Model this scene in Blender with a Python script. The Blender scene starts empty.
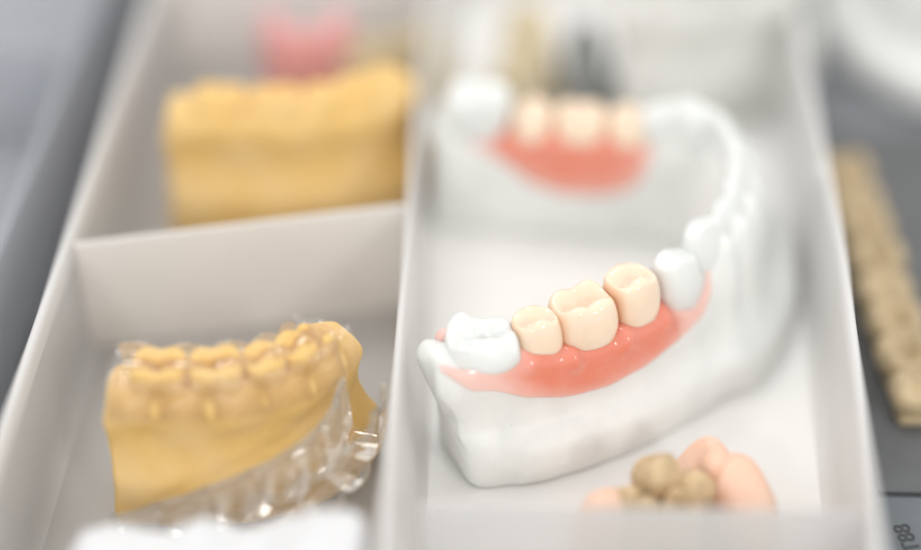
import bpy, bmesh, math, random
from mathutils import Vector, Matrix, noise

random.seed(7)
CM = 0.01                       # everything below is written in centimetres, z = 0 is the tray floor
sc = bpy.context.scene
COL = sc.collection
PI = math.pi

# ---------------------------------------------------------------- arch geometry (pure python)
#ARCH-BEGIN
ARCH = [(-2.75,-0.90),(-1.75,-0.42),(-0.80,0.0),(0.02,0.42),(0.80,0.95),(1.52,1.58),(2.14,2.33),(2.54,3.12),
        (2.74,3.93),(2.79,4.72),(2.66,5.44),(2.28,5.95),(1.72,6.20),(1.10,6.30),(0.25,6.34),(-0.72,6.40),(-1.75,6.50),(-2.78,6.62)]
PROFILE = [(1.02,0.0),(1.17,0.03),(1.22,0.16),(1.24,0.42),(1.19,0.70),(1.02,0.90),(0.81,1.06),(0.70,1.30),(0.66,1.55),
           (0.58,1.80),(0.46,2.02),(0.25,2.14),(0.0,2.16),(-0.25,2.12),(-0.44,1.98),(-0.54,1.70),(-0.60,1.30),
           (-0.64,0.90),(-0.68,0.45),(-0.70,0.15),(-0.64,0.02),(-0.55,0.0)]
def crom(pts, t):
    """uniform Catmull-Rom, t in 0..1 over the whole list"""
    n = len(pts)-1
    x = min(max(t,0.0),1.0)*n
    i = min(int(x), n-1); f = x-i
    p0 = pts[max(i-1,0)]; p1 = pts[i]; p2 = pts[i+1]; p3 = pts[min(i+2,n)]
    return tuple(0.5*((2*b)+(c-a)*f+(2*a-5*b+4*c-d)*f*f+(-a+3*b-3*c+d)*f**3) for a,b,c,d in zip(p0,p1,p2,p3))
def arch_frame(s, arch=ARCH):
    c = crom(arch, s); a = crom(arch, max(0,s-0.006)); b = crom(arch, min(1,s+0.006))
    tx,ty = b[0]-a[0], b[1]-a[1]; l = math.hypot(tx,ty); tx/=l; ty/=l
    return c, (tx,ty), (ty,-tx)              # centre, tangent, outward normal
def prof(p, profile=PROFILE): return crom(profile, p)
def sm(a,b,x):
    x = min(max((x-a)/(b-a),0.0),1.0); return x*x*(3-2*x)
def body_pt(s, p, arch=ARCH, profile=PROFILE, ant=1.0):
    c,t,n = arch_frame(s, arch)
    d,z = prof(p, profile)
    # front teeth: narrower, taller ridge with soft root bulges
    front = sm(0.305,0.345,s)*(1-sm(0.70,0.75,s))*ant
    up = sm(0.9,2.1,z); low = 1-sm(1.0,1.9,z)
    ph = math.cos(2*PI*(s-0.352)/0.045)
    if d > 0.05: d -= front*(0.0*up - 0.11*up*ph)
    if d > 0.05: d *= 1+front*0.22*(1-sm(0.4,2.0,z))
    else: d *= 1-front*0.62*(1-sm(0.60,0.66,s))*sm(1.2,2.1,z)
    z += front*(0.62*up + 0.10*sm(1.9,2.1,z)*ph)
    # behind the last molars the ridge climbs, with a small pad at each end
    near = 1-sm(0.05,0.15,s)
    up2 = sm(0.7,1.9,z-front*0.6)
    z += (0.36*near + 0.30*(1-sm(0.012,0.040,s)) + 0.40*sm(0.955,1.0,s))*up2*ant
    # rounded, undercut corner of the base at the near end
    e = 1-sm(0.0,0.10,s)
    if d > 0: d *= 1-0.20*e*low*ant
    sh = ant*(1-sm(0.0,0.10,s))*low*0.62
    c = (c[0]+t[0]*sh, c[1]+t[1]*sh)
    return (c[0]+n[0]*d, c[1]+n[1]*d, z)
def body_nrm(s, p, **k):
    e = 0.004
    a = body_pt(max(0,s-e),p,**k); b = body_pt(min(1,s+e),p,**k); c = body_pt(s,max(0,p-e),**k); d = body_pt(s,min(1,p+e),**k)
    u = [b[i]-a[i] for i in range(3)]; v = [d[i]-c[i] for i in range(3)]
    m = (v[1]*u[2]-v[2]*u[1], v[2]*u[0]-v[0]*u[2], v[0]*u[1]-v[1]*u[0])
    l = math.sqrt(sum(x*x for x in m)) or 1
    return (-m[0]/l,-m[1]/l,-m[2]/l)
#ARCH-END

# ---------------------------------------------------------------- object helpers
def tag(o, label=None, cat=None, group=None, kind=None):
    if label: o['label'] = label
    if cat: o['category'] = cat
    if group: o['group'] = group
    if kind: o['kind'] = kind
    return o
def thing(name, label, cat, loc=(0,0,0), rotz=0.0, group=None, rot=None, scale=1.0):
    o = bpy.data.objects.new(name, None); COL.objects.link(o)
    o.empty_display_size = 0.01
    o.location = [v*CM for v in loc]; o.rotation_euler = rot if rot else (0,0,rotz); o.scale = (scale,)*3
    return tag(o, label, cat, group)
def mesh_obj(name, verts, faces, mat, parent=None, smooth=True, sub=0, loc=None, rot=None, label=None):
    me = bpy.data.meshes.new(name)
    me.from_pydata([[c*CM for c in v] for v in verts], [], faces)
    bm = bmesh.new(); bm.from_mesh(me); bmesh.ops.recalc_face_normals(bm, faces=bm.faces); bm.to_mesh(me); bm.free()
    me.materials.append(mat)
    if smooth: me.polygons.foreach_set('use_smooth', [True]*len(me.polygons))
    o = bpy.data.objects.new(name, me); COL.objects.link(o)
    if parent: o.parent = parent
    if loc: o.location = [v*CM for v in loc]
    if rot: o.rotation_euler = rot
    if sub:
        m = o.modifiers.new('sub','SUBSURF'); m.levels = sub; m.render_levels = sub
    if label: o['label'] = label
    return o
def bevel(o, w, seg=3, angle=30):
    m = o.modifiers.new('bevel','BEVEL'); m.width = w*CM; m.segments = seg; m.limit_method = 'ANGLE'; m.angle_limit = math.radians(angle)
    o.data.polygons.foreach_set('use_smooth', [True]*len(o.data.polygons))
    n = o.modifiers.new('wn','WEIGHTED_NORMAL'); n.keep_sharp = True
    return o
def copy_tree(o, parent=None):
    c = o.copy(); COL.objects.link(c)
    if parent: c.parent = parent
    for ch in [x for x in COL.objects if x.parent == o]: copy_tree(ch, c)
    return c
def grid_faces(nu, nv, close_u=False, close_v=False):
    f = []
    for i in range(nu if close_u else nu-1):
        for j in range(nv if close_v else nv-1):
            a = i*nv+j; b = ((i+1)%nu)*nv+j; c = ((i+1)%nu)*nv+(j+1)%nv; d = i*nv+(j+1)%nv
            f.append((a,b,c,d))
    return f

# ---------------------------------------------------------------- materials
def new_mat(name):
    m = bpy.data.materials.new(name); m.use_nodes = True
    nt = m.node_tree; nt.nodes.clear()
    out = nt.nodes.new('ShaderNodeOutputMaterial')
    return m, nt, out
def N(nt, kind, **kw):
    n = nt.nodes.new(kind)
    for k,v in kw.items():
        if k.startswith('_'): setattr(n, k[1:], v)
        else: n.inputs[k.replace('__',' ')].default_value = v
    return n
def principled(name, col, rough=0.4, sss=0.0, sss_col=(1,0.6,0.4), sss_scale=0.001, spec=0.5, bump=0.0, bscale=900, var=0.05,
               vscale=120, coat=0.0, metallic=0.0, col2=None, pits=0.0):
    m, nt, out = new_mat(name); L = nt.links.new
    b = N(nt,'ShaderNodeBsdfPrincipled'); L(b.outputs[0], out.inputs[0])
    b.inputs['Roughness'].default_value = rough
    b.inputs['Metallic'].default_value = metallic
    b.inputs['Specular IOR Level'].default_value = spec
    b.inputs['Subsurface Weight'].default_value = sss
    b.inputs['Subsurface Radius'].default_value = sss_col
    b.inputs['Subsurface Scale'].default_value = sss_scale
    b.inputs['Coat Weight'].default_value = coat
    tc = N(nt,'ShaderNodeTexCoord')
    nz = N(nt,'ShaderNodeTexNoise'); nz.inputs['Scale'].default_value = vscale; nz.inputs['Detail'].default_value = 6
    L(tc.outputs['Object'], nz.inputs['Vector'])
    mx = N(nt,'ShaderNodeMix',_data_type='RGBA')
    c2 = col2 or tuple(max(0,c*(1-var*4)) for c in col)
    mx.inputs[6].default_value = (*col,1); mx.inputs[7].default_value = (*c2,1)
    mr = N(nt,'ShaderNodeMapRange'); mr.inputs['From Min'].default_value = 0.38; mr.inputs['From Max'].default_value = 0.72
    L(nz.outputs['Fac'], mr.inputs['Value']); L(mr.outputs[0], mx.inputs[0]); L(mx.outputs[2], b.inputs['Base Color'])
    if bump > 0:
        n2 = N(nt,'ShaderNodeTexNoise'); n2.inputs['Scale'].default_value = bscale; n2.inputs['Detail'].default_value = 5
        L(tc.outputs['Object'], n2.inputs['Vector'])
        bp = N(nt,'ShaderNodeBump'); bp.inputs['Strength'].default_value = bump; bp.inputs['Distance'].default_value = 0.0004
        L(n2.outputs['Fac'], bp.inputs['Height'])
        last = bp
        if pits > 0:
            vo = N(nt,'ShaderNodeTexVoronoi'); vo.inputs['Scale'].default_value = 240
            L(tc.outputs['Object'], vo.inputs['Vector'])
            cr = N(nt,'ShaderNodeMapRange'); cr.inputs['From Min'].default_value = 0.0; cr.inputs['From Max'].default_value = 0.12
            L(vo.outputs['Distance'], cr.inputs['Value'])
            b2 = N(nt,'ShaderNodeBump'); b2.inputs['Strength'].default_value = pits; b2.inputs['Distance'].default_value = 0.0003
            L(cr.outputs[0], b2.inputs['Height']); L(bp.outputs[0], b2.inputs['Normal']); last = b2
        L(last.outputs[0], b.inputs['Normal'])
    return m
def plastic(name, col, transparent, rough=0.35, trans=0.5, gl=0.06):
    """milky polypropylene: diffuse + translucent, a little see-through, a soft sheen"""
    m, nt, out = new_mat(name); L = nt.links.new
    tc = N(nt,'ShaderNodeTexCoord')
    nz = N(nt,'ShaderNodeTexNoise'); nz.inputs['Scale'].default_value = 60; nz.inputs['Detail'].default_value = 8
    L(tc.outputs['Object'], nz.inputs['Vector'])
    mx = N(nt,'ShaderNodeMix',_data_type='RGBA'); mx.inputs[6].default_value = (*col,1); mx.inputs[7].default_value = (*[c*0.93 for c in col],1)
    L(nz.outputs['Fac'], mx.inputs[0])
    d = N(nt,'ShaderNodeBsdfDiffuse'); t = N(nt,'ShaderNodeBsdfTranslucent')
    L(mx.outputs[2], d.inputs[0]); L(mx.outputs[2], t.inputs[0])
    a = N(nt,'ShaderNodeMixShader'); a.inputs[0].default_value = trans; L(d.outputs[0],a.inputs[1]); L(t.outputs[0],a.inputs[2])
    tr = N(nt,'ShaderNodeBsdfTransparent'); tr.inputs[0].default_value = (0.97,0.97,0.97,1)
    b = N(nt,'ShaderNodeMixShader'); b.inputs[0].default_value = transparent; L(a.outputs[0],b.inputs[1]); L(tr.outputs[0],b.inputs[2])
    g = N(nt,'ShaderNodeBsdfGlossy'); g.inputs['Roughness'].default_value = rough
    n2 = N(nt,'ShaderNodeTexNoise'); n2.inputs['Scale'].default_value = 1500
    L(tc.outputs['Object'], n2.inputs['Vector'])
    bp = N(nt,'ShaderNodeBump'); bp.inputs['Strength'].default_value = 0.06; bp.inputs['Distance'].default_value = 0.0003
    L(n2.outputs['Fac'], bp.inputs['Height']); L(bp.outputs[0], g.inputs['Normal']); L(bp.outputs[0], d.inputs['Normal'])
    fr = N(nt,'ShaderNodeFresnel'); fr.inputs[0].default_value = 1.38
    ml = N(nt,'ShaderNodeMath',_operation='MULTIPLY'); ml.inputs[1].default_value = gl*12
    L(fr.outputs[0], ml.inputs[0])
    c = N(nt,'ShaderNodeMixShader'); L(ml.outputs[0], c.inputs[0]); L(b.outputs[0],c.inputs[1]); L(g.outputs[0],c.inputs[2])
    L(c.outputs[0], out.inputs[0])
    return m
def clear_film(name):
    m, nt, out = new_mat(name); L = nt.links.new
    tr = N(nt,'ShaderNodeBsdfTransparent'); tr.inputs[0].default_value = (0.97,0.945,0.91,1)
    g = N(nt,'ShaderNodeBsdfGlossy'); g.inputs['Roughness'].default_value = 0.05; g.inputs[0].default_value = (1,1,1,1)
    df = N(nt,'ShaderNodeBsdfDiffuse'); df.inputs[0].default_value = (0.8,0.75,0.7,1)
    lw = N(nt,'ShaderNodeLayerWeight'); lw.inputs[0].default_value = 0.35
    mr = N(nt,'ShaderNodeMapRange'); mr.inputs['To Min'].default_value = 0.08; mr.inputs['To Max'].default_value = 0.6
    L(lw.outputs['Fresnel'], mr.inputs['Value'])
    a = N(nt,'ShaderNodeMixShader'); a.inputs[0].default_value = 0.015; L(tr.outputs[0],a.inputs[1]); L(df.outputs[0],a.inputs[2])
    b = N(nt,'ShaderNodeMixShader'); L(mr.outputs[0], b.inputs[0]); L(a.outputs[0],b.inputs[1]); L(g.outputs[0],b.inputs[2])
    L(b.outputs[0], out.inputs[0])
    return m
def gum_material(name, deep, thin, rough=0.22):
    """pink acrylic: vertex attribute 'thick' runs from the feathered edge (0) to the thick saddle (1)"""
    m, nt, out = new_mat(name); L = nt.links.new
    b = N(nt,'ShaderNodeBsdfPrincipled'); L(b.outputs[0], out.inputs[0])
    at = N(nt,'ShaderNodeAttribute',_attribute_name='thick')
    tc = N(nt,'ShaderNodeTexCoord')
    nz = N(nt,'ShaderNodeTexNoise'); nz.inputs['Scale'].default_value = 260; nz.inputs['Detail'].default_value = 5
    L(tc.outputs['Object'], nz.inputs['Vector'])
    ad = N(nt,'ShaderNodeMath',_operation='MULTIPLY_ADD'); ad.inputs[1].default_value = 0.5; ad.inputs[2].default_value = -0.27
    L(nz.outputs['Fac'], ad.inputs[0])
    su = N(nt,'ShaderNodeMath',_operation='ADD'); su.use_clamp = True
    L(at.outputs['Fac'], su.inputs[0]); L(ad.outputs[0], su.inputs[1])
    mx = N(nt,'ShaderNodeMix',_data_type='RGBA'); mx.inputs[6].default_value = (*thin,1); mx.inputs[7].default_value = (*deep,1)
    L(su.outputs[0], mx.inputs[0]); L(mx.outputs[2], b.inputs['Base Color'])
    b.inputs['Roughness'].default_value = rough
    b.inputs['Subsurface Weight'].default_value = 0.35
    b.inputs['Subsurface Radius'].default_value = (1,0.35,0.25); b.inputs['Subsurface Scale'].default_value = 0.0012
    b.inputs['Coat Weight'].default_value = 0.15; b.inputs['Coat Roughness'].default_value = 0.1
    n2 = N(nt,'ShaderNodeTexNoise'); n2.inputs['Scale'].default_value = 420; n2.inputs['Detail'].default_value = 3
    L(tc.outputs['Object'], n2.inputs['Vector'])
    bp = N(nt,'ShaderNodeBump'); bp.inputs['Strength'].default_value = 0.12; bp.inputs['Distance'].default_value = 0.0006
    L(n2.outputs['Fac'], bp.inputs['Height']); L(bp.outputs[0], b.inputs['Normal'])
    return m

M_PLASTER = principled('white_plaster', (0.78,0.793,0.773), rough=0.42, sss=0.25, sss_col=(1,0.9,0.85), sss_scale=0.0008, bump=0.16, bscale=650, var=0.02, vscale=160, pits=0.35)
M_PLASTER_TOOTH = principled('white_plaster_tooth', (0.735,0.752,0.735), rough=0.32, sss=0.25, sss_col=(1,0.9,0.85), sss_scale=0.001, bump=0.06, bscale=420, var=0.01)
M_GREY_PLASTER = principled('grey_plaster', (0.68,0.68,0.645), rough=0.7, bump=0.2, bscale=500, var=0.03)
M_YELLOW = principled('yellow_stone', (0.75,0.49,0.165), rough=0.6, sss=0.1, sss_scale=0.001, bump=0.45, bscale=420, col2=(0.78,0.55,0.25), vscale=110, pits=0.4)
M_GAP_SHADE = principled('gap_shade_grey', (0.28,0.29,0.29), rough=0.5)  # dark tone painting the shade between the back casts
M_PALE = principled('beige_stone', (0.66,0.56,0.38), rough=0.6, bump=0.3, bscale=420, var=0.05)
def ivory(name):
    m = principled(name, (0.86,0.70,0.54), rough=0.11, sss=0.40, sss_col=(1,0.7,0.45), sss_scale=0.0018, bump=0.03, bscale=500, var=0.015, vscale=200, coat=0.4)
    nt = m.node_tree; b = [n for n in nt.nodes if n.type == 'BSDF_PRINCIPLED'][0]
    src = b.inputs['Base Color'].links[0].from_socket
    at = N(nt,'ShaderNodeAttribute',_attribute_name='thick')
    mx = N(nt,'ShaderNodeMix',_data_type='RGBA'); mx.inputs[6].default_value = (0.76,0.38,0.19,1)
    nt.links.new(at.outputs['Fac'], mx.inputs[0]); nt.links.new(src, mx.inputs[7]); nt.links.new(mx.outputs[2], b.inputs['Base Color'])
    return m
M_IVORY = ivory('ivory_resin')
M_TAN = principled('tan_resin', (0.65,0.48,0.28), rough=0.3, sss=0.3, sss_col=(1,0.7,0.45), sss_scale=0.001, bump=0.1, bscale=500, var=0.1, vscale=260)
M_SHADE = principled('shade_resin', (0.55,0.43,0.26), rough=0.35, sss=0.2, sss_scale=0.001, bump=0.05, var=0.07, vscale=160)
M_GUM = gum_material('pink_acrylic', (0.74,0.24,0.16), (0.83,0.58,0.52), rough=0.16)
M_GUM_PALE = gum_material('pale_pink_acrylic', (0.83,0.45,0.31), (0.86,0.62,0.48), rough=0.42)
M_CLASP = gum_material('clasp_acrylic', (0.72,0.33,0.27), (0.80,0.52,0.47))
M_RED = principled('red_wax', (0.78,0.38,0.38), rough=0.4, sss=0.3, sss_scale=0.001, bump=0.1, var=0.06)
M_TRAY = plastic('milky_polypropylene', (0.95,0.94,0.925), 0.14, trans=0.30)
M_LEFT = plastic('clear_side_polypropylene', (0.90,0.895,0.885), 0.32, trans=0.42)
M_LEFT_FLOOR = plastic('clear_floor_polypropylene', (0.82,0.79,0.76), 0.30, trans=0.35)
M_FRONT = plastic('clearest_polypropylene', (0.95,0.94,0.93), 0.60, trans=0.35)
M_PART = plastic('clearer_polypropylene', (0.97,0.95,0.93), 0.22, trans=0.32)
M_TRAY_FLOOR = plastic('milky_polypropylene_floor', (0.90,0.895,0.875), 0.0, trans=0.0)
M_TRAY_OTHER = plastic('bluish_polypropylene', (0.60,0.62,0.66), 0.25, trans=0.35)
M_FILM = clear_film('clear_film')
M_RIM = plastic('clear_cut_rim', (0.92,0.86,0.78), 0.55, rough=0.12, trans=0.6, gl=0.10)
M_TISSUE = principled('tissue_paper', (0.70,0.70,0.71), rough=0.9, sss=0.2, sss_scale=0.001, bump=0.25, bscale=800, var=0.01)
M_TABLE = principled('grey_table', (0.21,0.22,0.24), rough=0.5, bump=0.2, bscale=700, var=0.08, vscale=40)
M_CARD = principled('blue_grey_card', (0.145,0.165,0.18), rough=0.55, bump=0.1, bscale=900, var=0.04)
M_CARD_DARK = principled('dark_grey_card', (0.12,0.125,0.13), rough=0.55, bump=0.1, bscale=900, var=0.05)
M_BLACK = principled('black_print', (0.045,0.05,0.055), rough=0.5)

# ---------------------------------------------------------------- shape builders
def sweep(name, mat, parent, ptfn, s0, s1, ns, np_, cap=0.35, jitter=0.012, sub=1, seed=0, frame=arch_frame, label=None):
    """closed ring profile swept along the arch, ends rounded off"""
    verts = []; rings = []
    K = 6
    ss = [s0+(s1-s0)*i/(ns-1) for i in range(ns)]
    def ring(s, push, shrink, tangent):
        r = [ptfn(s, j/(np_-1)) for j in range(np_)]
        cx = sum(v[0] for v in r)/np_; cy = sum(v[1] for v in r)/np_; cz = sum(v[2] for v in r)/np_
        o = []
        for v in r:
            zz = v[2] + (cz-v[2])*(1-shrink)*(1 if v[2] > cz else 0.45)
            o.append((cx+(v[0]-cx)*shrink+tangent[0]*push, cy+(v[1]-cy)*shrink+tangent[1]*push, zz))
        return o
    for k in range(K,0,-1):
        a = k/K*PI/2; t = frame(s0)[1]
        rings.append(ring(s0, -cap*math.sin(a), 1-0.30*(1-math.cos(a)), t))
    for s in ss: rings.append(ring(s, 0, 1, (0,0)))
    for k in range(1,K+1):
        a = k/K*PI/2; t = frame(s1)[1]
        rings.append(ring(s1, cap*math.sin(a), 1-0.30*(1-math.cos(a)), t))
    for r in rings:
        for v in r:
            q = Vector(v)
            d = jitter*noise.noise(q*1.7+Vector((seed,0,0))) + jitter*0.5*noise.noise(q*4.0+Vector((0,seed,0)))
            w = 1 if v[2] > 0.06 else 0
            verts.append((v[0]+d*w*2, v[1]+d*w*2, v[2]+d*w*1.2))
    n = len(rings)
    faces = grid_faces(n, np_, close_v=True)
    faces.append(tuple(range(np_))); faces.append(tuple((n-1)*np_+j for j in reversed(range(np_))))
    return mesh_obj(name, verts, faces, mat, parent, sub=sub, label=label)

def crown(w, b, h, kind, seed=0, na=40):
    """one tooth crown; x mesio-distal, y buccal (+) / lingual (-), z up from the neck"""
    rnd = random.Random(seed)
    W, B = w/2, b/2
    if kind == 'molar':
        cusps = [(-0.44,0.58,0.13),(0.42,0.58,0.13),(-0.44,-0.55,0.15),(0.44,-0.55,0.15)]; n = 3.0; foss = 0.17
    elif kind == 'worn':
        cusps = [(-0.5,0.5,0.05),(0.45,0.45,0.07),(-0.30,-0.6,0.22),(0.5,-0.5,0.08)]; n = 3.4; foss = 0.09
    elif kind == 'premolar':
        cusps = [(0.0,0.55,0.14),(0.0,-0.5,0.12)]; n = 2.7; foss = 0.12
    else:
        cusps = []; n = 2.4; foss = 0.0
    cusps = [(x+rnd.uniform(-.04,.04), y+rnd.uniform(-.04,.04), a*rnd.uniform(.85,1.15)) for x,y,a in cusps]
    def top(u, v):
        z = h
        for x,y,a in cusps: z += a*math.exp(-((u-x)**2+(v-y)**2)/0.16)
        if foss:
            z -= foss*1.25*math.exp(-(v/0.36)**2)*math.exp(-(u/0.70)**6)
            if kind in ('molar','worn'): z -= 0.055*math.exp(-(u/0.10)**2)*(1 if v>-0.1 else .8)
        if kind == 'incisor': z += -0.05*(u**2) 
        if kind == 'canine': z += -0.22*abs(u)**1.4
        if kind == 'dome': z += -0.20*(u*u+v*v)+0.05*math.cos(3*u+seed)*math.cos(2.5*v)
        if kind == 'blunt': z += -0.10*u*u - 0.05*u + 0.03*math.cos(5*u+1)
        return z
    T = [0,0.14,0.28,0.42,0.56,0.70,0.82,0.90,0.96,1.0]
    SC = [(0,0.76),(0.2,0.90),(0.45,1.0),(0.65,1.0),(0.82,0.97),(0.94,0.92),(1.0,0.84)]
    def sc_(t):
        for (a,x),(c,y) in zip(SC,SC[1:]):
            if t <= c:
                f = (t-a)/(c-a); f = f*f*(3-2*f); return x+(y-x)*f
        return SC[-1][1]
    R = [0.90,0.78,0.64,0.50,0.36,0.22,0.10]
    verts = []
    thin = {'incisor':0.62,'canine':0.45,'blunt':0.40}.get(kind,0.0)
    def plan(th, k):
        c,s = math.cos(th), math.sin(th)
        return k*math.copysign(abs(c)**(2/n), c), k*math.copysign(abs(s)**(2/n), s)
    for t in T:
        for i in range(na):
            th = 2*PI*i/na
            u,v = plan(th, sc_(t))
            if t < 0.45: u *= 1-0.10*(1-t/0.45)
            # buccal height of contour low, lingual high
            v += 0.05*math.sin(PI*t)*(1 if v > 0 else -0.4)
            vv = v*(1-thin*t*t) - (0.10*t if thin else 0)
            # twin buccal lobes
            if kind in ('molar','worn') and v > 0.3: vv -= 0.05*math.exp(-(u/0.16)**2)*sm(0.25,0.8,t)
            verts.append((u*W, vv*B, t*top(*plan(th, sc_(1)))))
    for r in R:
        for i in range(na):
            th = 2*PI*i/na
            u,v = plan(th, sc_(1)*r)
            vv = v*(1-thin) - (0.10 if thin else 0)
            verts.append((u*W, vv*B, top(u,v)))
    u,v = 0,0
    verts.append((0, (-0.10 if thin else 0)*B, top(0,0)))
    nr = len(T)+len(R)
    faces = grid_faces(nr, na, close_v=True)
    c = len(verts)-1
    for i in range(na): faces.append(((nr-1)*na+i, (nr-1)*na+(i+1)%na, c))
    faces.append(tuple(reversed(range(na))))
    return verts, faces
def add_tooth(parent, mat, s, d, z0, w, b, h, kind, seed=0, tilt=0.0, turn=0.0, lean=0.0, name='tooth', label=None, rough=0.0):
    c,t,n = arch_frame(s)
    v,f = crown(w,b,h,kind,seed)
    rz = math.atan2(t[1],t[0])
    # local +y must be the outward normal: outward = (ty,-tx) = tangent rotated -90, so mirror y
    if rough: v = [(x+rough*noise.noise(Vector((x*3,y*3,z*3+seed))), y+rough*noise.noise(Vector((y*3,z*3,x*3+seed))), z+1.5*rough*noise.noise(Vector((x*3.5,y*3.5,seed)))*sm(0,0.5,z)) for x,y,z in v]
    v = [(x,-y,z) for x,y,z in v]
    M = Matrix.Rotation(rz+turn,4,'Z') @ Matrix.Rotation(lean,4,'X') @ Matrix.Rotation(tilt,4,'Y')
    o = [tuple(M @ Vector(p) + Vector((c[0]+n[0]*d, c[1]+n[1]*d, z0))) for p in v]
    ob = mesh_obj(name, o, f, mat, parent, sub=1, label=label)
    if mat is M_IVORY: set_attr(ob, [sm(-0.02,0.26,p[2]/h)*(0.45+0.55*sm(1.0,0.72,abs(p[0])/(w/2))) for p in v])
    return ob
def set_attr(o, vals):
    a = o.data.attributes.new('thick','FLOAT','POINT'); a.data.foreach_set('value', vals)
def gum_patch(name, mat, parent, lo, hi, teeth, tmax=0.15, nS=90, nP=36, wing=0.2, rough=0.01, label=None, pc=0.478):
    """acrylic laid over the ridge between profile positions lo(s)..hi(s); lo/hi are lists of (s, p)"""
    def lerp(tab, s):
        ts = [(x,) for x,_ in tab]
        for (a,x),(b,y) in zip(tab,tab[1:]):
            if s <= b:
                f = (s-a)/(b-a); f = f*f*(3-2*f)*0.4+f*0.6
                return x+(y-x)*f
        return tab[-1][1]
    s0 = max(lo[0][0],hi[0][0]); s1 = min(lo[-1][0],hi[-1][0])
    verts = []; vals = []
    for i in range(nS):
        s = s0+(s1-s0)*i/(nS-1)
        a,b = lerp(lo,s), lerp(hi,s)
        endf = sm(0,0.10,(s-s0)/(s1-s0))*sm(0,0.07,(s1-s)/(s1-s0))
        full = sm(0.05,0.22,abs(b-a))
        for j in range(nP):
            q = j/(nP-1); p = a+(b-a)*q
            edge = min(q,1-q)*2
            edge_d = min(q,1-q)*abs(b-a)
            th = (0.055+0.55*tmax*full)*math.sqrt(sm(0,0.16,edge)) + tmax*0.45*full*sm(0.03,0.2,edge_d)
            th *= 0.55+0.45*endf
            # gum margins swell around the necks and dip between the teeth (root bulges)
            for (ts, tw) in teeth:
                x = (s-ts)/tw
                th += 0.03*full*math.exp(-(x*2.0)**2)*math.exp(-((p-0.42)/0.04)**2)
                th += full*math.exp(-((p-pc)/0.034)**2)*(0.055*math.exp(-((abs(x)-0.55)/0.17)**2)+0.075*math.exp(-(x/0.62)**4))
            P = Vector(body_pt(s,p)); Nn = Vector(body_nrm(s,p))
            th += rough*noise.noise(P*3.0)
            P = P + Nn*(th-0.012 if 0<j<nP-1 else -0.03)
            verts.append(tuple(P))
            v = (0.45*min(1,(s-s0)/(s1-s0)/0.3)+0.55*sm(0.0,0.07,edge_d))*(0.35+0.65*full)*(0.25+0.75*sm(0,wing,(s-s0)/(s1-s0)))*(0.45+0.55*sm(0,0.16,(s1-s)/(s1-s0)))
            vals.append(v)
    o = mesh_obj(name, verts, grid_faces(nS,nP), mat, parent, sub=1, label=label)
    set_attr(o, vals)
    return o
def box_wall(name, a, b, z0, z1, t0, t1, mat, parent, bev=0.05, label=None):
    """a straight wall from a to b in plan, thickness t0 at the bottom and t1 at the top"""
    d = Vector((b[0]-a[0], b[1]-a[1])).normalized(); n = Vector((-d.y,d.x))
    v = []
    for z,t in ((z0,t0),(z1,t1)):
        for p,sg in ((a,1),(b,1),(b,-1),(a,-1)):
            v.append((p[0]+n.x*t/2*sg, p[1]+n.y*t/2*sg, z))
    f = [(0,1,2,3),(7,6,5,4),(0,4,5,1),(1,5,6,2),(2,6,7,3),(3,7,4,0)]
    o = mesh_obj(name, v, f, mat, parent, smooth=False, label=label)
    return bevel(o, bev)
def slab(name, x0,x1,y0,y1,z0,z1, mat, parent=None, bev=0.03, loc=None, rot=None):
    v = [(x,y,z) for z in (z0,z1) for x,y in ((x0,y0),(x1,y0),(x1,y1),(x0,y1))]
    f = [(3,2,1,0),(4,5,6,7),(0,1,5,4),(1,2,6,5),(2,3,7,6),(3,0,4,7)]
    o = mesh_obj(name, v, f, mat, parent, smooth=False, loc=loc, rot=rot)
    return bevel(o, bev) if bev else o

# ---------------------------------------------------------------- setting
TZ = -0.22
tab = slab('table', -60,60,-40,90, TZ-2.0, TZ, M_TABLE, bev=0)
tag(tab, kind='structure')

# ---------------------------------------------------------------- the tray
RZ = 2.5                                       # rim height
TX0, TX1, TY0, TY1 = -9.25, 4.64, -8.5, 24.0
tray = thing('organizer_tray', 'milky white plastic compartment tray holding the dental models, filling the middle of the photo', 'tray', (0,0,TZ))
TRAY_OFF = -TZ
def T(p): return p
def tray_part(o):
    o.location.z += TRAY_OFF*CM; return o
# floor with rounded outline
def skew(x, y):                                # the right side closes in slightly towards the front
    return x-0.045*max(0.0, 2.5-y)*max(0.0,(x+2)/6.6)
def floor_part(fl, mat):
    fl = [(skew(x,y),y) for x,y in fl]; nf = len(fl)
    tray_part(mesh_obj('tray_floor', [(x,y,TZ+0.001) for x,y in fl]+[(x,y,0.0) for x,y in fl],
        [tuple(range(nf)), tuple(range(nf,2*nf))]+[(i,(i+1)%nf,nf+(i+1)%nf,nf+i) for i in range(nf)], mat, tray, smooth=False))
floor_part([(-2.95,TY0+0.02),(TX1-0.3,TY0+0.02),(TX1-0.02,TY0+0.3),(TX1-0.02,2.5),(TX1-0.02,TY1-0.02),(-3.2,TY1-0.02)], M_TRAY_FLOOR)
floor_part([(TX0+0.02,TY0+0.3),(TX0+0.3,TY0+0.02),(-2.96,TY0+0.02),(-3.21,TY1-0.02),(TX0+0.02,TY1-0.02)], M_LEFT_FLOOR)
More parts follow.
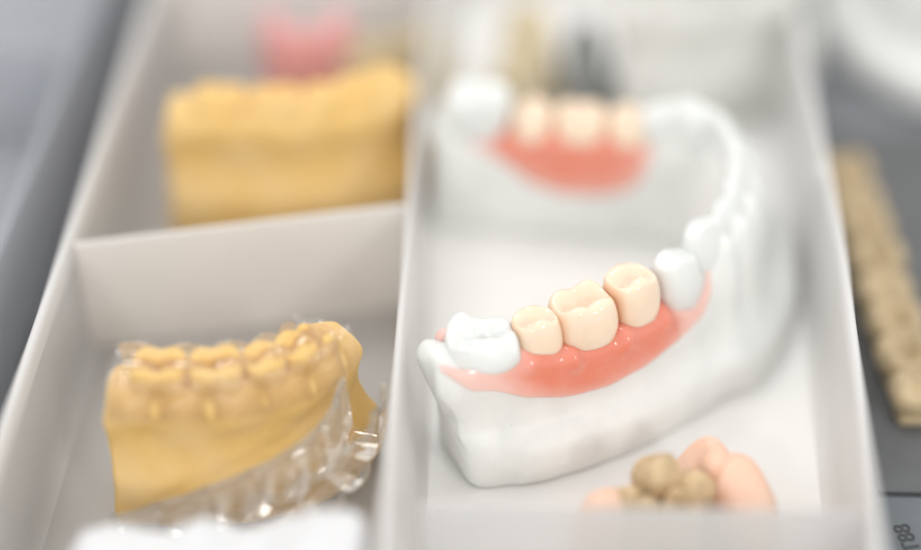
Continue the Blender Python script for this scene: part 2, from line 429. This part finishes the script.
def outer_wall():
    """one rounded-rectangle wall loop with a thickened rim lip and a little draft"""
    R = 0.55; seg = 8
    prof_ = [(0.10,-0.10+0.08),(0.10,0.0),(0.03,0.4),(-0.02,RZ-0.28),(0.05,RZ-0.24),(0.075,RZ-0.12),(0.06,RZ-0.02),(0.0,RZ+0.012),(-0.06,RZ),
             (-0.095,RZ-0.1),(-0.105,RZ-0.4),(-0.13,1.2),(-0.16,0.5),(-0.20,0.16),(-0.30,0.03),(-0.36,0.003)]
    # profile offset: + is outwards from the wall line; the last points run into the floor with a fillet
    out = []
    corners = [(TX1-R,TY1-R,0),(TX0+R,TY1-R,PI/2),(TX0+R,TY0+R,PI),(TX1-R,TY0+R,1.5*PI)]
    path = []
    for cx,cy,a0 in corners:
        for k in range(seg+1):
            a = a0+PI/2*k/seg
            path.append((cx,cy,math.cos(a),math.sin(a)))
        if a0 == 1.5*PI:
            for yy in (-6,-4,-2,-0.5,1,2,3,5,9): path.append((TX1-R,yy,1.0,0.0))
    # extra points on long sides
    verts = []
    for cx,cy,nx,ny in path:
        for off,z in prof_:
            x,y = cx+nx*(R+off), cy+ny*(R+off); verts.append((skew(x,y), y, z))
    return verts, grid_faces(len(path), len(prof_), close_u=True)
v,f = outer_wall()
o = mesh_obj('outer_wall', v, f, M_TRAY, tray); tray_part(o)
o.data.materials.append(M_LEFT)
for pl in o.data.polygons:
    c_ = pl.center
    if c_.x < -3*CM and c_.z < (RZ-0.3)*CM: pl.material_index = 1
# long divider between the left and the right column
def divider():
    st = []
    for y,xl,xr,tl,tr in ((TY0+0.12,-3.10,-2.50,-3.14,-2.98),(-2.6,-3.12,-2.55,-3.16,-3.00),(2.0,-3.18,-2.72,-3.20,-3.05),(6.0,-3.30,-2.98,-3.28,-3.13),(TY1-0.12,-3.4,-3.0,-3.36,-3.20)):
        st.append([(xl,y,0.003),(xl+0.06,y,0.20),(tl-0.0,y,RZ-0.10),(tl+0.03,y,RZ-0.02),((tl+tr)/2,y,RZ),(tr-0.03,y,RZ-0.02),(tr,y,RZ-0.10),(xr-0.16,y,0.25),(xr-0.06,y,0.06),(xr,y,0.003)])
    verts = [p for r in st for p in r]
    return verts, grid_faces(len(st),10)
v,f = divider(); tray_part(mesh_obj('divider', v, f, M_TRAY, tray))
def partition(a,b,z1=RZ-0.06,m=None):
    return tray_part(box_wall('partition', a, b, 0.004, z1, 0.20, 0.12, m or M_PART, tray, 0.04))
partition((TX0+0.12,2.02),(-3.24,3.42))
partition((TX0+0.12,11.8),(-3.36,12.6))
partition((-2.55,-4.12),(TX1-0.44,-3.98),m=M_FRONT)
partition((-3.15,15.4),(TX1-0.12,16.0))
# slot rib on the right wall rim
tray_part(box_wall('slot_rib', (TX1-0.10,4.62),(TX1-0.10,4.80), 0.02, RZ+0.045, 0.16, 0.20, M_TRAY, tray, 0.03))
tray_part(box_wall('slot_rib', (TX1-0.10,5.05),(TX1-0.10,5.20), 0.02, RZ-0.3, 0.16, 0.16, M_TRAY, tray, 0.03))

# neighbouring tray on the left, only its right side shows
ot = thing('organizer_tray', 'bluish translucent tray at the left edge, beside the main tray with a dark gap', 'tray', (0,0,TZ))
def tray_part2(o): o.location.z += TRAY_OFF*CM; return o
tray_part2(slab('tray_floor', -26,-10.7,-6,30, TZ+0.001, 0.0, M_TRAY_OTHER, ot, bev=0.02))
tray_part2(box_wall('outer_wall', (-10.5,-6),(-10.5,30), TZ+0.001, 2.3, 0.20, 0.16, M_TRAY_OTHER, ot, 0.05))
tray_part2(box_wall('outer_wall', (-26,30),(-11.0,30), TZ+0.001, 2.3, 0.20, 0.16, M_TRAY_OTHER, ot, 0.05))
tray_part2(box_wall('partition', (-26,9.0),(-11.0,9.0), 0.001, 2.2, 0.20, 0.16, M_TRAY_OTHER, ot, 0.05))

# ---------------------------------------------------------------- the white cast in focus
cast = thing('dental_cast', 'glossy white plaster lower jaw cast carrying two pink partial dentures, open end to the left', 'dental model')
sweep('cast_body', M_PLASTER, cast, body_pt, 0.024, 0.985, 150, 46, cap=0.34, jitter=0.028, sub=1, seed=3)
S = lambda i: i/(len(ARCH)-1)
add_tooth(cast, M_PLASTER_TOOTH, 0.058, 0.08, 2.00, 1.28, 1.0, 0.68, 'worn', 11, tilt=0.05, turn=-0.14, lean=-0.10, rough=0.09, label='broad worn white molar')
add_tooth(cast, M_PLASTER_TOOTH, 0.291, 0.14, 1.90, 0.98, 0.92, 1.02, 'blunt', 5, tilt=0.05, lean=0.0, label='rounded white tooth beside the clasp')
k = 0
for s,w,kind,h in ((0.345,0.92,'blunt',0.86),(0.397,0.68,'incisor',0.78),(0.442,0.64,'incisor',0.80),(0.487,0.62,'incisor',0.80),(0.532,0.62,'incisor',0.80),
                   (0.577,0.64,'incisor',0.80),(0.622,0.70,'incisor',0.80),(0.665,0.80,'canine',0.90),(0.712,0.84,'blunt',0.84)):
    k += 1
    add_tooth(cast, M_PLASTER_TOOTH, s, 0.20 if s < 0.64 else 0.0, 2.16 if s < 0.7 else 2.0, w*1.16, 0.66 if s < 0.64 else 0.95, h+0.12, kind, 20+k, tilt=random.uniform(-.05,.05), turn=random.uniform(-.10,.10), lean=-0.16)
add_tooth(cast, M_PLASTER_TOOTH, 0.955, 0.0, 1.92, 1.35, 1.1, 0.95, 'worn', 44, label='broad white molar on the far side')

# ---------------------------------------------------------------- partial dentures
TEETH_NEAR = [(0.117,0.046),(0.171,0.060),(0.230,0.048)]
TEETH_FAR = [(0.778,0.052),(0.838,0.062),(0.893,0.050)]
GUM_NEAR_LO = [(0.014,0.455),(0.04,0.405),(0.09,0.365),(0.13,0.345),(0.18,0.335),(0.22,0.35),(0.27,0.385),(0.30,0.405),(0.322,0.435),(0.334,0.475)]
GUM_NEAR_HI = [(0.012,0.48),(0.07,0.49),(0.095,0.55),(0.11,0.68),(0.255,0.68),(0.275,0.50),(0.298,0.455),(0.322,0.480),(0.334,0.505)]
den = thing('partial_denture', 'pink partial denture with three ivory teeth on the near side of the white cast', 'denture', (0,0,0), group='partial dentures on the white cast')
gum_patch('gum_base', M_GUM, den, GUM_NEAR_LO, GUM_NEAR_HI, TEETH_NEAR)
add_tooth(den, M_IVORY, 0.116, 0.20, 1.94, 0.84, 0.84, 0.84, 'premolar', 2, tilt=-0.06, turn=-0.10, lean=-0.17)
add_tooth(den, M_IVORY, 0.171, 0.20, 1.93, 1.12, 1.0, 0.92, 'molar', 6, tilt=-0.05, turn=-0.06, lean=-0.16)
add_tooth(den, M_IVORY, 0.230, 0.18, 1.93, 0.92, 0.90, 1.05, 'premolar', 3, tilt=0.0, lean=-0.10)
wv = []
for i in range(14):
    for j in range(12):
        a = PI*(i/13-0.5); b_ = 2*PI*j/12
        wv.append((-2.36+0.15*math.cos(a)*math.cos(b_), -0.34+0.10*math.cos(a)*math.sin(b_), 2.46+0.24*math.sin(a)))
mesh_obj('lingual_wing', wv, grid_faces(14,12,close_v=True), M_CLASP, den)
den2 = thing('partial_denture', 'blurred orange pink denture with three pale teeth on the far side of the white cast', 'denture', group='partial dentures on the white cast')
gum_patch('gum_base', M_GUM, den2, [(0.72,0.62),(0.75,0.42),(0.91,0.42),(0.945,0.64),(0.985,0.60)], [(0.72,0.68),(0.745,0.745),(0.775,0.785),(0.81,0.797),(0.855,0.797),(0.89,0.775),(0.93,0.715),(0.985,0.63)], TEETH_FAR, tmax=0.15, wing=0.12, pc=0.655)
for (s,_),w,kd in zip(TEETH_FAR,(0.82,1.08,0.82),('premolar','molar','premolar')):
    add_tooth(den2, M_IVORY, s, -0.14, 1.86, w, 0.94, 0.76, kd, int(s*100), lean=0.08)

# ---------------------------------------------------------------- yellow stone casts in the left column
YARCH = [(-7.70,-1.40),(-6.9,-1.42),(-6.1,-1.38),(-5.35,-1.20),(-4.78,-0.88),(-4.45,-0.45),(-4.30,0.0)]
YPROF = [(0.75,0.0),(0.84,0.04),(0.88,0.2),(0.88,0.6),(0.86,0.95),(0.66,1.22),(0.52,1.5),(0.50,1.8),(0.58,2.1),(0.55,2.4),(0.40,2.62),(0.18,2.72),
         (0.0,2.70),(-0.25,2.60),(-0.45,2.40),(-0.52,2.1),(-0.55,1.6),(-0.60,1.0),(-0.64,0.45),(-0.66,0.15),(-0.62,0.02),(-0.55,0.0)]
def yframe(s): return arch_frame(s, YARCH)
def ypt(s,p):
    c,t,n = yframe(s); d,z = prof(p,YPROF)
    u = sm(1.3,2.5,z)
    if d > 0.05: d += 0.012*u*math.cos(2*PI*s*6.0)
    z += 0.10*u*abs(math.cos(PI*s*6.0)) - 0.05*u
    return (c[0]+n[0]*d, c[1]+n[1]*d, z)
def place_tooth(parent, mat, frame, s, d, z0, w, b, h, kind, seed, z_rot=0, label=None, origin=(0,0)):
    c,t,n = frame(s); v,f = crown(w,b,h,kind,seed,na=28)
    M = Matrix.Rotation(math.atan2(t[1],t[0])+z_rot,4,'Z')
    o = [tuple(M @ Vector((x,-y,z)) + Vector((c[0]+n[0]*d-origin[0], c[1]+n[1]*d-origin[1], z0))) for x,y,z in v]
    return mesh_obj('tooth', o, f, mat, parent, sub=1, label=label)
def yellow_cast(label, group):
    t = thing('stone_cast', label, 'dental model', (-6.2,-1.05,0), group=group)
    pt = lambda s,p: tuple(a-b for a,b in zip(ypt(s,p),(-6.2,-0.8,0)))
    sweep('cast_body', M_YELLOW, t, pt, 0.02, 0.98, 60, 40, cap=0.12, jitter=0.03, sub=1, seed=9, frame=yframe)
    for i,(s,w,k) in enumerate(((0.17,0.98,'molar'),(0.36,0.95,'molar'),(0.53,0.72,'premolar'),(0.68,0.66,'premolar'),(0.82,0.60,'premolar'))):
        place_tooth(t, M_YELLOW, yframe, s, 0.02, 2.30-0.12*(i==4), w, 0.80, 0.66, k, 60+i, origin=(-6.2,-0.8))
    return t
yc = yellow_cast('yellow stone jaw cast with a clear aligner on its teeth, in the front left compartment', 'yellow stone casts in the left compartments')
yc2 = copy_tree(yc)
yc2['label'] = 'blurred yellow stone cast behind the angled partition, in the compartment further back'
yc2.location = (-6.18*CM, 6.75*CM, 0); yc2.rotation_euler = (0,0,math.radians(-3)); yc2.scale = (1.20,1.06,1.05)
for ch in list(COL.objects):
    if ch.parent == yc2 and ch.name.startswith('tooth'): ch.scale = (1.0,1.0,0.945)

# ---------------------------------------------------------------- clear aligners
def aligner(t, arch, z_gum, z_top, pitch, origin, half=0.44, flip=False, flare=0.10, slope=0.0):
    """thin clear trough: outer wall, tooth tips, inner wall, with a bulge per tooth"""
    fr = lambda s: arch_frame(s, arch)
    nS, nP = 120, 26
    verts = []
    L = 0
    for i in range(nS):
        s = i/(nS-1) if flip else 0.015+0.885*i/(nS-1)
        c,tg,n = fr(s)
        ph = abs(math.sin(PI*s*pitch)); ph2 = ph**(0.6 if flip else 0.45)
        w = half*((0.74+0.26*ph2) if flip else (0.76+0.24*ph2)); zt = z_top-(0.16*(1-ph2) if not flip else -0.16*(1-ph2))
        for j in range(nP):
            q = j/(nP-1)*2-1                         # -1 inner edge .. +1 outer edge
            a = abs(q)
            if a > 0.42:
                f = (a-0.42)/0.58                    # 0 at the shoulder, 1 at the free edge
                d = w*(1.0-0.12*(1-f)+(0.24 if flip else 0.10)*math.sin(PI*f)*ph2)+flare*f*f
                scal = 0.10*(1-ph)*1.0
                z = zt+(z_gum-zt)*f + (scal*f if not flip else -scal*f)*-1
            else:
                g = a/0.42
                d = w*0.88*g**0.8
                z = zt + (0.06*math.cos(g*PI*2)-0.06)*(1 if not flip else 0)*ph2*1.2
            d *= 1 if q > 0 else -1
            verts.append((c[0]+n[0]*d-origin[0], c[1]+n[1]*d-origin[1], max(0.06, z+slope*(c[0]-origin[0])+(0.0 if flip else 0.02)*noise.noise(Vector((s*30,q*3,z_top))))))
    o = mesh_obj('clear_film', verts, grid_faces(nS,nP), M_FILM, t, sub=1)
    # rolled free edges, part of the film's look: the cut rim catches the light
    for j in ((0,nP-1) if flip else ()):
        pts = [Vector(verts[i*nP+j]) for i in range(nS)]
        rv = []
        for i,p in enumerate(pts):
            tg = (pts[min(i+1,nS-1)]-pts[max(i-1,0)]).normalized(); u1 = tg.cross(Vector((0,0,1))).normalized(); u2 = u1.cross(tg)
            for k in range(8): rv.append(tuple(p+(u1*math.cos(k*PI/4)+u2*math.sin(k*PI/4))*0.045))
        mesh_obj('cut_rim', rv, grid_faces(nS,8,close_v=True), M_RIM, t)
    return o
al = thing('clear_aligner', 'clear plastic aligner seated over the teeth of the yellow cast', 'aligner', (-6.2,-1.05,0), group='clear aligners')
aligner(al, [(x,y) for x,y in YARCH], 2.32, 3.02, 6, (-6.2,-0.8), half=0.57, flare=0.12)
AL = [(-7.55,-3.30),(-6.6,-3.22),(-5.7,-3.08),(-4.85,-2.85),(-4.15,-2.45),(-3.75,-1.85),(-3.62,-1.1)]
al2 = thing('clear_aligner', 'clear plastic aligner lying upside down in front of the yellow cast, next to the tissue', 'aligner', (-5.6,-2.62,0), group='clear aligners')
aligner(al2, AL, 1.56, 0.42, 7, (-5.6,-2.4), half=0.34, flip=True, flare=0.06, slope=0.36)

# ---------------------------------------------------------------- white tissue in the front of the left compartment
def tissue():
    nx,ny = 90,60; v = []
    x0,x1,y0,y1 = -8.6,-3.28,-8.0,-3.55
    for i in range(nx):
        for j in range(ny):
            x = x0+(x1-x0)*i/(nx-1); y = y0+(y1-y0)*j/(ny-1)
            ridge = 1.80+0.115*(x+8)+0.22*sm(-5.2,-3.6,x)+0.10*noise.noise(Vector((x*0.8,3,0)))
            back = -4.15+0.20*noise.noise(Vector((x*0.9,7,0)))+0.10*math.sin(x*2.1)
            f = sm(back+0.45,back-0.25,y) if False else 1-sm(back-0.15,back+0.5,y)
            q = Vector((x*1.1,y*0.9,0))
            fold = 0.30*abs(noise.noise(q))+0.22*abs(noise.noise(q*2.1))+0.06*abs(noise.noise(q*5))-0.14
            z = max(0.03, (ridge+fold-0.12*sm(-5.0,-8.0,y))*f*(0.15+0.85*sm(-8.7,-7.6,x))+0.03)
            if i in (0,nx-1) or j in (0,ny-1): z = 0.02
            v.append((x,y,z))
    return v, grid_faces(nx,ny)
v,f = tissue(); o = mesh_obj('tissue', v, f, M_TISSUE, None, sub=1)
tag(o, 'crumpled white tissue at the bottom edge of the left compartment', 'tissue')

# ---------------------------------------------------------------- loose denture in front of the white cast
def tube(name, mat, parent, pts, n=48, m=20, label=None):
    """pts: (x,y,z_top,half_width); a fleshy ridge standing on the floor"""
    v = []
    for i in range(n):
        s = i/(n-1); x,y,z,wd = crom(pts,s)
        a = crom(pts,max(0,s-.01)); b = crom(pts,min(1,s+.01)); tx,ty = b[0]-a[0],b[1]-a[1]; l = math.hypot(tx,ty); nx,ny = ty/l,-tx/l
        e = math.sqrt(max(0.02,1-(2*s-1)**8))
        for j in range(m):
            th = 2*PI*j/m; c_,s_ = math.cos(th),math.sin(th)
            d = wd*e*math.copysign(abs(c_)**0.8,c_); h = z*0.5*(1+math.copysign(abs(s_)**0.8,s_)*e)
            q = Vector((x,y,h)); d += 0.05*noise.noise(q*2.2)*(1 if h>0.1 else 0)
            v.append((x+nx*d, y+ny*d, max(0.005,h+0.08*noise.noise(q*2.5))))
    f = grid_faces(n,m,close_v=True); f.append(tuple(range(m))); f.append(tuple((n-1)*m+j for j in reversed(range(m))))
    o = mesh_obj(name, v, f, mat, parent, sub=1, label=label)
    set_attr(o, [min(1.0,0.35+0.5*noise.noise(Vector(p)*1.3)) for p in v])
    return o
ld = thing('partial_denture', 'small loose peach pink denture with tan teeth lying on the tray floor in front', 'denture', (1.6,-2.4,0))
tube('gum_base', M_GUM_PALE, ld, [(x-1.6,y+2.4,z,w_) for x,y,z,w_ in [(-0.15,-3.45,1.15,0.30),(0.30,-2.98,1.62,0.42),(0.95,-2.45,1.15,0.40),(1.6,-2.0,1.15,0.40),(2.02,-1.80,1.70,0.42),(2.26,-1.98,1.56,0.38),(2.52,-2.20,1.64,0.50),(2.80,-2.75,1.35,0.46),(2.90,-3.3,0.9,0.32)]])
for i,(x,y,z0,w_,h,rz,kd) in enumerate(((0.70,-2.80,0.90,0.58,0.66,0.5,'dome'),(1.20,-2.40,0.98,0.80,0.84,0.5,'dome'),(1.80,-2.52,0.80,0.66,0.84,-0.6,'dome'),(1.02,-3.02,0.02,0.62,1.52,0.3,'dome'),(1.56,-3.02,0.02,0.68,1.50,-0.2,'molar'))):
    v,f = crown(w_,w_*0.95,h,kd,80+i)
    M = Matrix.Rotation(rz,4,'Z'); mesh_obj('tooth', [tuple(M@Vector((p[0]+0.05*noise.noise(Vector(p)*3+Vector((i,0,0))),p[1],p[2]+0.05*noise.noise(Vector(p)*3)))+Vector((x-1.6,y+2.4,z0))) for p in v], f, M_TAN, ld, sub=1)

# ---------------------------------------------------------------- things in the compartments at the back
rw = thing('wax_rim', 'blurred red wax rim far back in the left column', 'wax rim', (-5.85,10.2,0), scale=0.66)
def block_ring(R0, R1, h, a0, a1, n=40):
    pf = [(R0,0),(R0,h*0.8),(R0+0.12,h),(R1-0.12,h),(R1,h*0.8),(R1,0)]
    v = []
    for i in range(n):
        a = a0+(a1-a0)*i/(n-1)
        for r,z in pf: v.append((r*math.cos(a)*1.15, r*math.sin(a), z+0.05*math.sin(a*7)*(z>0)))
    f = grid_faces(n,6,close_v=True); f.append(tuple(range(6))); f.append(tuple((n-1)*6+j for j in reversed(range(6)))); return v,f
v,f = block_ring(0.55,1.35,3.6,math.radians(-200),math.radians(20)); mesh_obj('wax_arch', v, f, M_RED, rw, sub=1)
v,f = block_ring(0.55,1.42,0.35,math.radians(-200),math.radians(20)); mesh_obj('base_plate', [(x,y,z+0.0) for x,y,z in v], f, M_GUM_PALE, rw)
def small_cast(label, mat, loc, rot, scale, group=None):
    t = thing('stone_cast', label, 'dental model', loc, rotz=rot, group=group, scale=scale)
    pt = lambda s,p: tuple(a-b for a,b in zip(ypt(s,p),(-6.2,-0.8,0)))
    sweep('cast_body', mat, t, pt, 0.02, 0.98, 40, 30, cap=0.12, jitter=0.04, sub=1, seed=loc[0], frame=yframe)
    for i,(s,w,k) in enumerate(((0.17,0.98,'molar'),(0.36,0.95,'molar'),(0.53,0.72,'premolar'),(0.68,0.66,'premolar'),(0.84,0.62,'canine'))):
        place_tooth(t, mat, yframe, s, 0.02, 2.30, w, 0.80, 0.66, k, 90+i, origin=(-6.2,-0.8))
    return t
small_cast('small blurred beige stone cast beside the red wax rim at the back', M_PALE, (-4.25,10.5,0), 0.2, 0.60)
small_cast('blurred pale beige stone cast standing behind the far end of the white cast', M_PALE, (-1.45,9.9,0), 1.1, 0.72)
small_cast('large blurred pale grey plaster cast behind the white cast', M_GREY_PLASTER, (2.55,11.2,0), 0.10, 1.12)
small_cast('blurred dark grey cast between the pale beige and pale grey casts', M_GAP_SHADE, (0.0,10.4,0), 1.2, 0.55)  # small cast shape added to put the shaded gap in as dark colour

# ---------------------------------------------------------------- right of the tray: carded teeth, cards, a white cast
card = slab('mould_card', 0,3.6,0,11.0,0,0.10, M_CARD_DARK, None, bev=0.02, loc=(5.15,-1.05,TZ))
tag(card, 'dark grey card under the strip of tan teeth, right of the tray', 'card')
card2 = thing('mould_card', 'blue grey card with printed dark letters at the bottom right corner', 'card', (5.10,-7.1,TZ), rotz=math.radians(2.5))
slab('card_sheet', 0,3.6,0,5.85,0,0.14, M_CARD, card2, bev=0.02)
cu = bpy.data.curves.new('printed_code','FONT'); cu.body = 'T88'; cu.size = 0.40*CM; cu.extrude = 0.004*CM; cu.space_character = 1.0; cu.offset = 0.00006
tmp = bpy.data.objects.new('tmp_text', cu); COL.objects.link(tmp)
bpy.context.view_layer.update()
me = bpy.data.meshes.new_from_object(tmp.evaluated_get(bpy.context.evaluated_depsgraph_get()))
bpy.data.objects.remove(tmp)
me.materials.clear(); me.materials.append(M_BLACK)
tx = bpy.data.objects.new('printed_code', me); COL.objects.link(tx); tx.parent = card2
tx.location = (0.78*CM, 4.62*CM, 0.146*CM); tx.rotation_euler = (0,0,math.radians(100))
st = thing('tooth_strip', 'strip of tan artificial teeth in a row on the dark surface right of the tray', 'tooth strip', (5.88,4.3,TZ+0.10), rotz=math.radians(4.2))
slab('strip_base', -0.42,0.42,-3.75,3.8,0.0,0.22, M_SHADE, st, bev=0.08)
for i in range(8):
    y = -3.32+i*0.945
    v,f = crown(0.98,1.06,0.50,'molar' if i%3 else 'premolar',120+i, na=32)
    M = Matrix.Rotation(PI/2+random.uniform(-.08,.08),4,'Z'); ox = random.uniform(-.04,.04)
    o = mesh_obj('tooth', [tuple(M@Vector(p)+Vector((ox,y,0.16))) for p in v], f, M_SHADE, st, sub=1)
wc = copy_tree(cast)
wc['label'] = 'blurred off-white plaster cast at the top right corner, outside the tray'
wc.location = (8.7*CM,18.4*CM,TZ*CM); wc.rotation_euler = (0,0,math.radians(200))

# ---------------------------------------------------------------- camera (needed only for the view)
cam = bpy.data.cameras.new('camera'); co = bpy.data.objects.new('camera', cam); COL.objects.link(co)
cam.sensor_width = 36; cam.lens = 70.0; cam.clip_start = 0.01; cam.clip_end = 50
co.location = (-1.15714*CM, -22.85677*CM, 22.31991*CM)
co.rotation_euler = (math.radians(90-39.3), 0, math.radians(2.33))
cam.dof.use_dof = True; cam.dof.focus_distance = 0.3025; cam.dof.aperture_fstop = 2.15; cam.dof.aperture_blades = 0
sc.camera = co

# ---------------------------------------------------------------- light: soft white room light, a big window behind left, two ceiling panels in front
w = bpy.data.worlds.new('World'); sc.world = w; w.use_nodes = True
bg = w.node_tree.nodes['Background']; bg.inputs[0].default_value = (0.99,0.985,0.975,1); bg.inputs[1].default_value = 1.11
def area(name, loc, target, sx, sy, power, col):
    l = bpy.data.lights.new(name,'AREA'); l.shape = 'RECTANGLE'; l.size = sx; l.size_y = sy; l.energy = power; l.color = col
    o = bpy.data.objects.new(name, l); COL.objects.link(o); o.location = loc
    o.rotation_euler = (Vector(target)-Vector(loc)).to_track_quat('-Z','Y').to_euler(); return o
area('window_light', (-0.35,0.55,1.35), (0,0.03,0), 0.55, 0.40, 4.5, (1.0,0.985,0.955))
area('room_light', (0.62,-0.85,0.66), (0,0.02,0.02), 0.10, 0.24, 2.6, (1.0,0.975,0.94))
area('room_light', (-0.42,-1.05,0.80), (0,0.02,0.02), 0.12, 0.14, 2.2, (1.0,0.985,0.96))
sc.view_settings.view_transform = 'Standard'; sc.view_settings.look = 'None'; sc.view_settings.exposure = 0; sc.view_settings.gamma = 1
sc.cycles.use_denoising = True
sc.cycles.transparent_max_bounces = 24; sc.cycles.max_bounces = 14
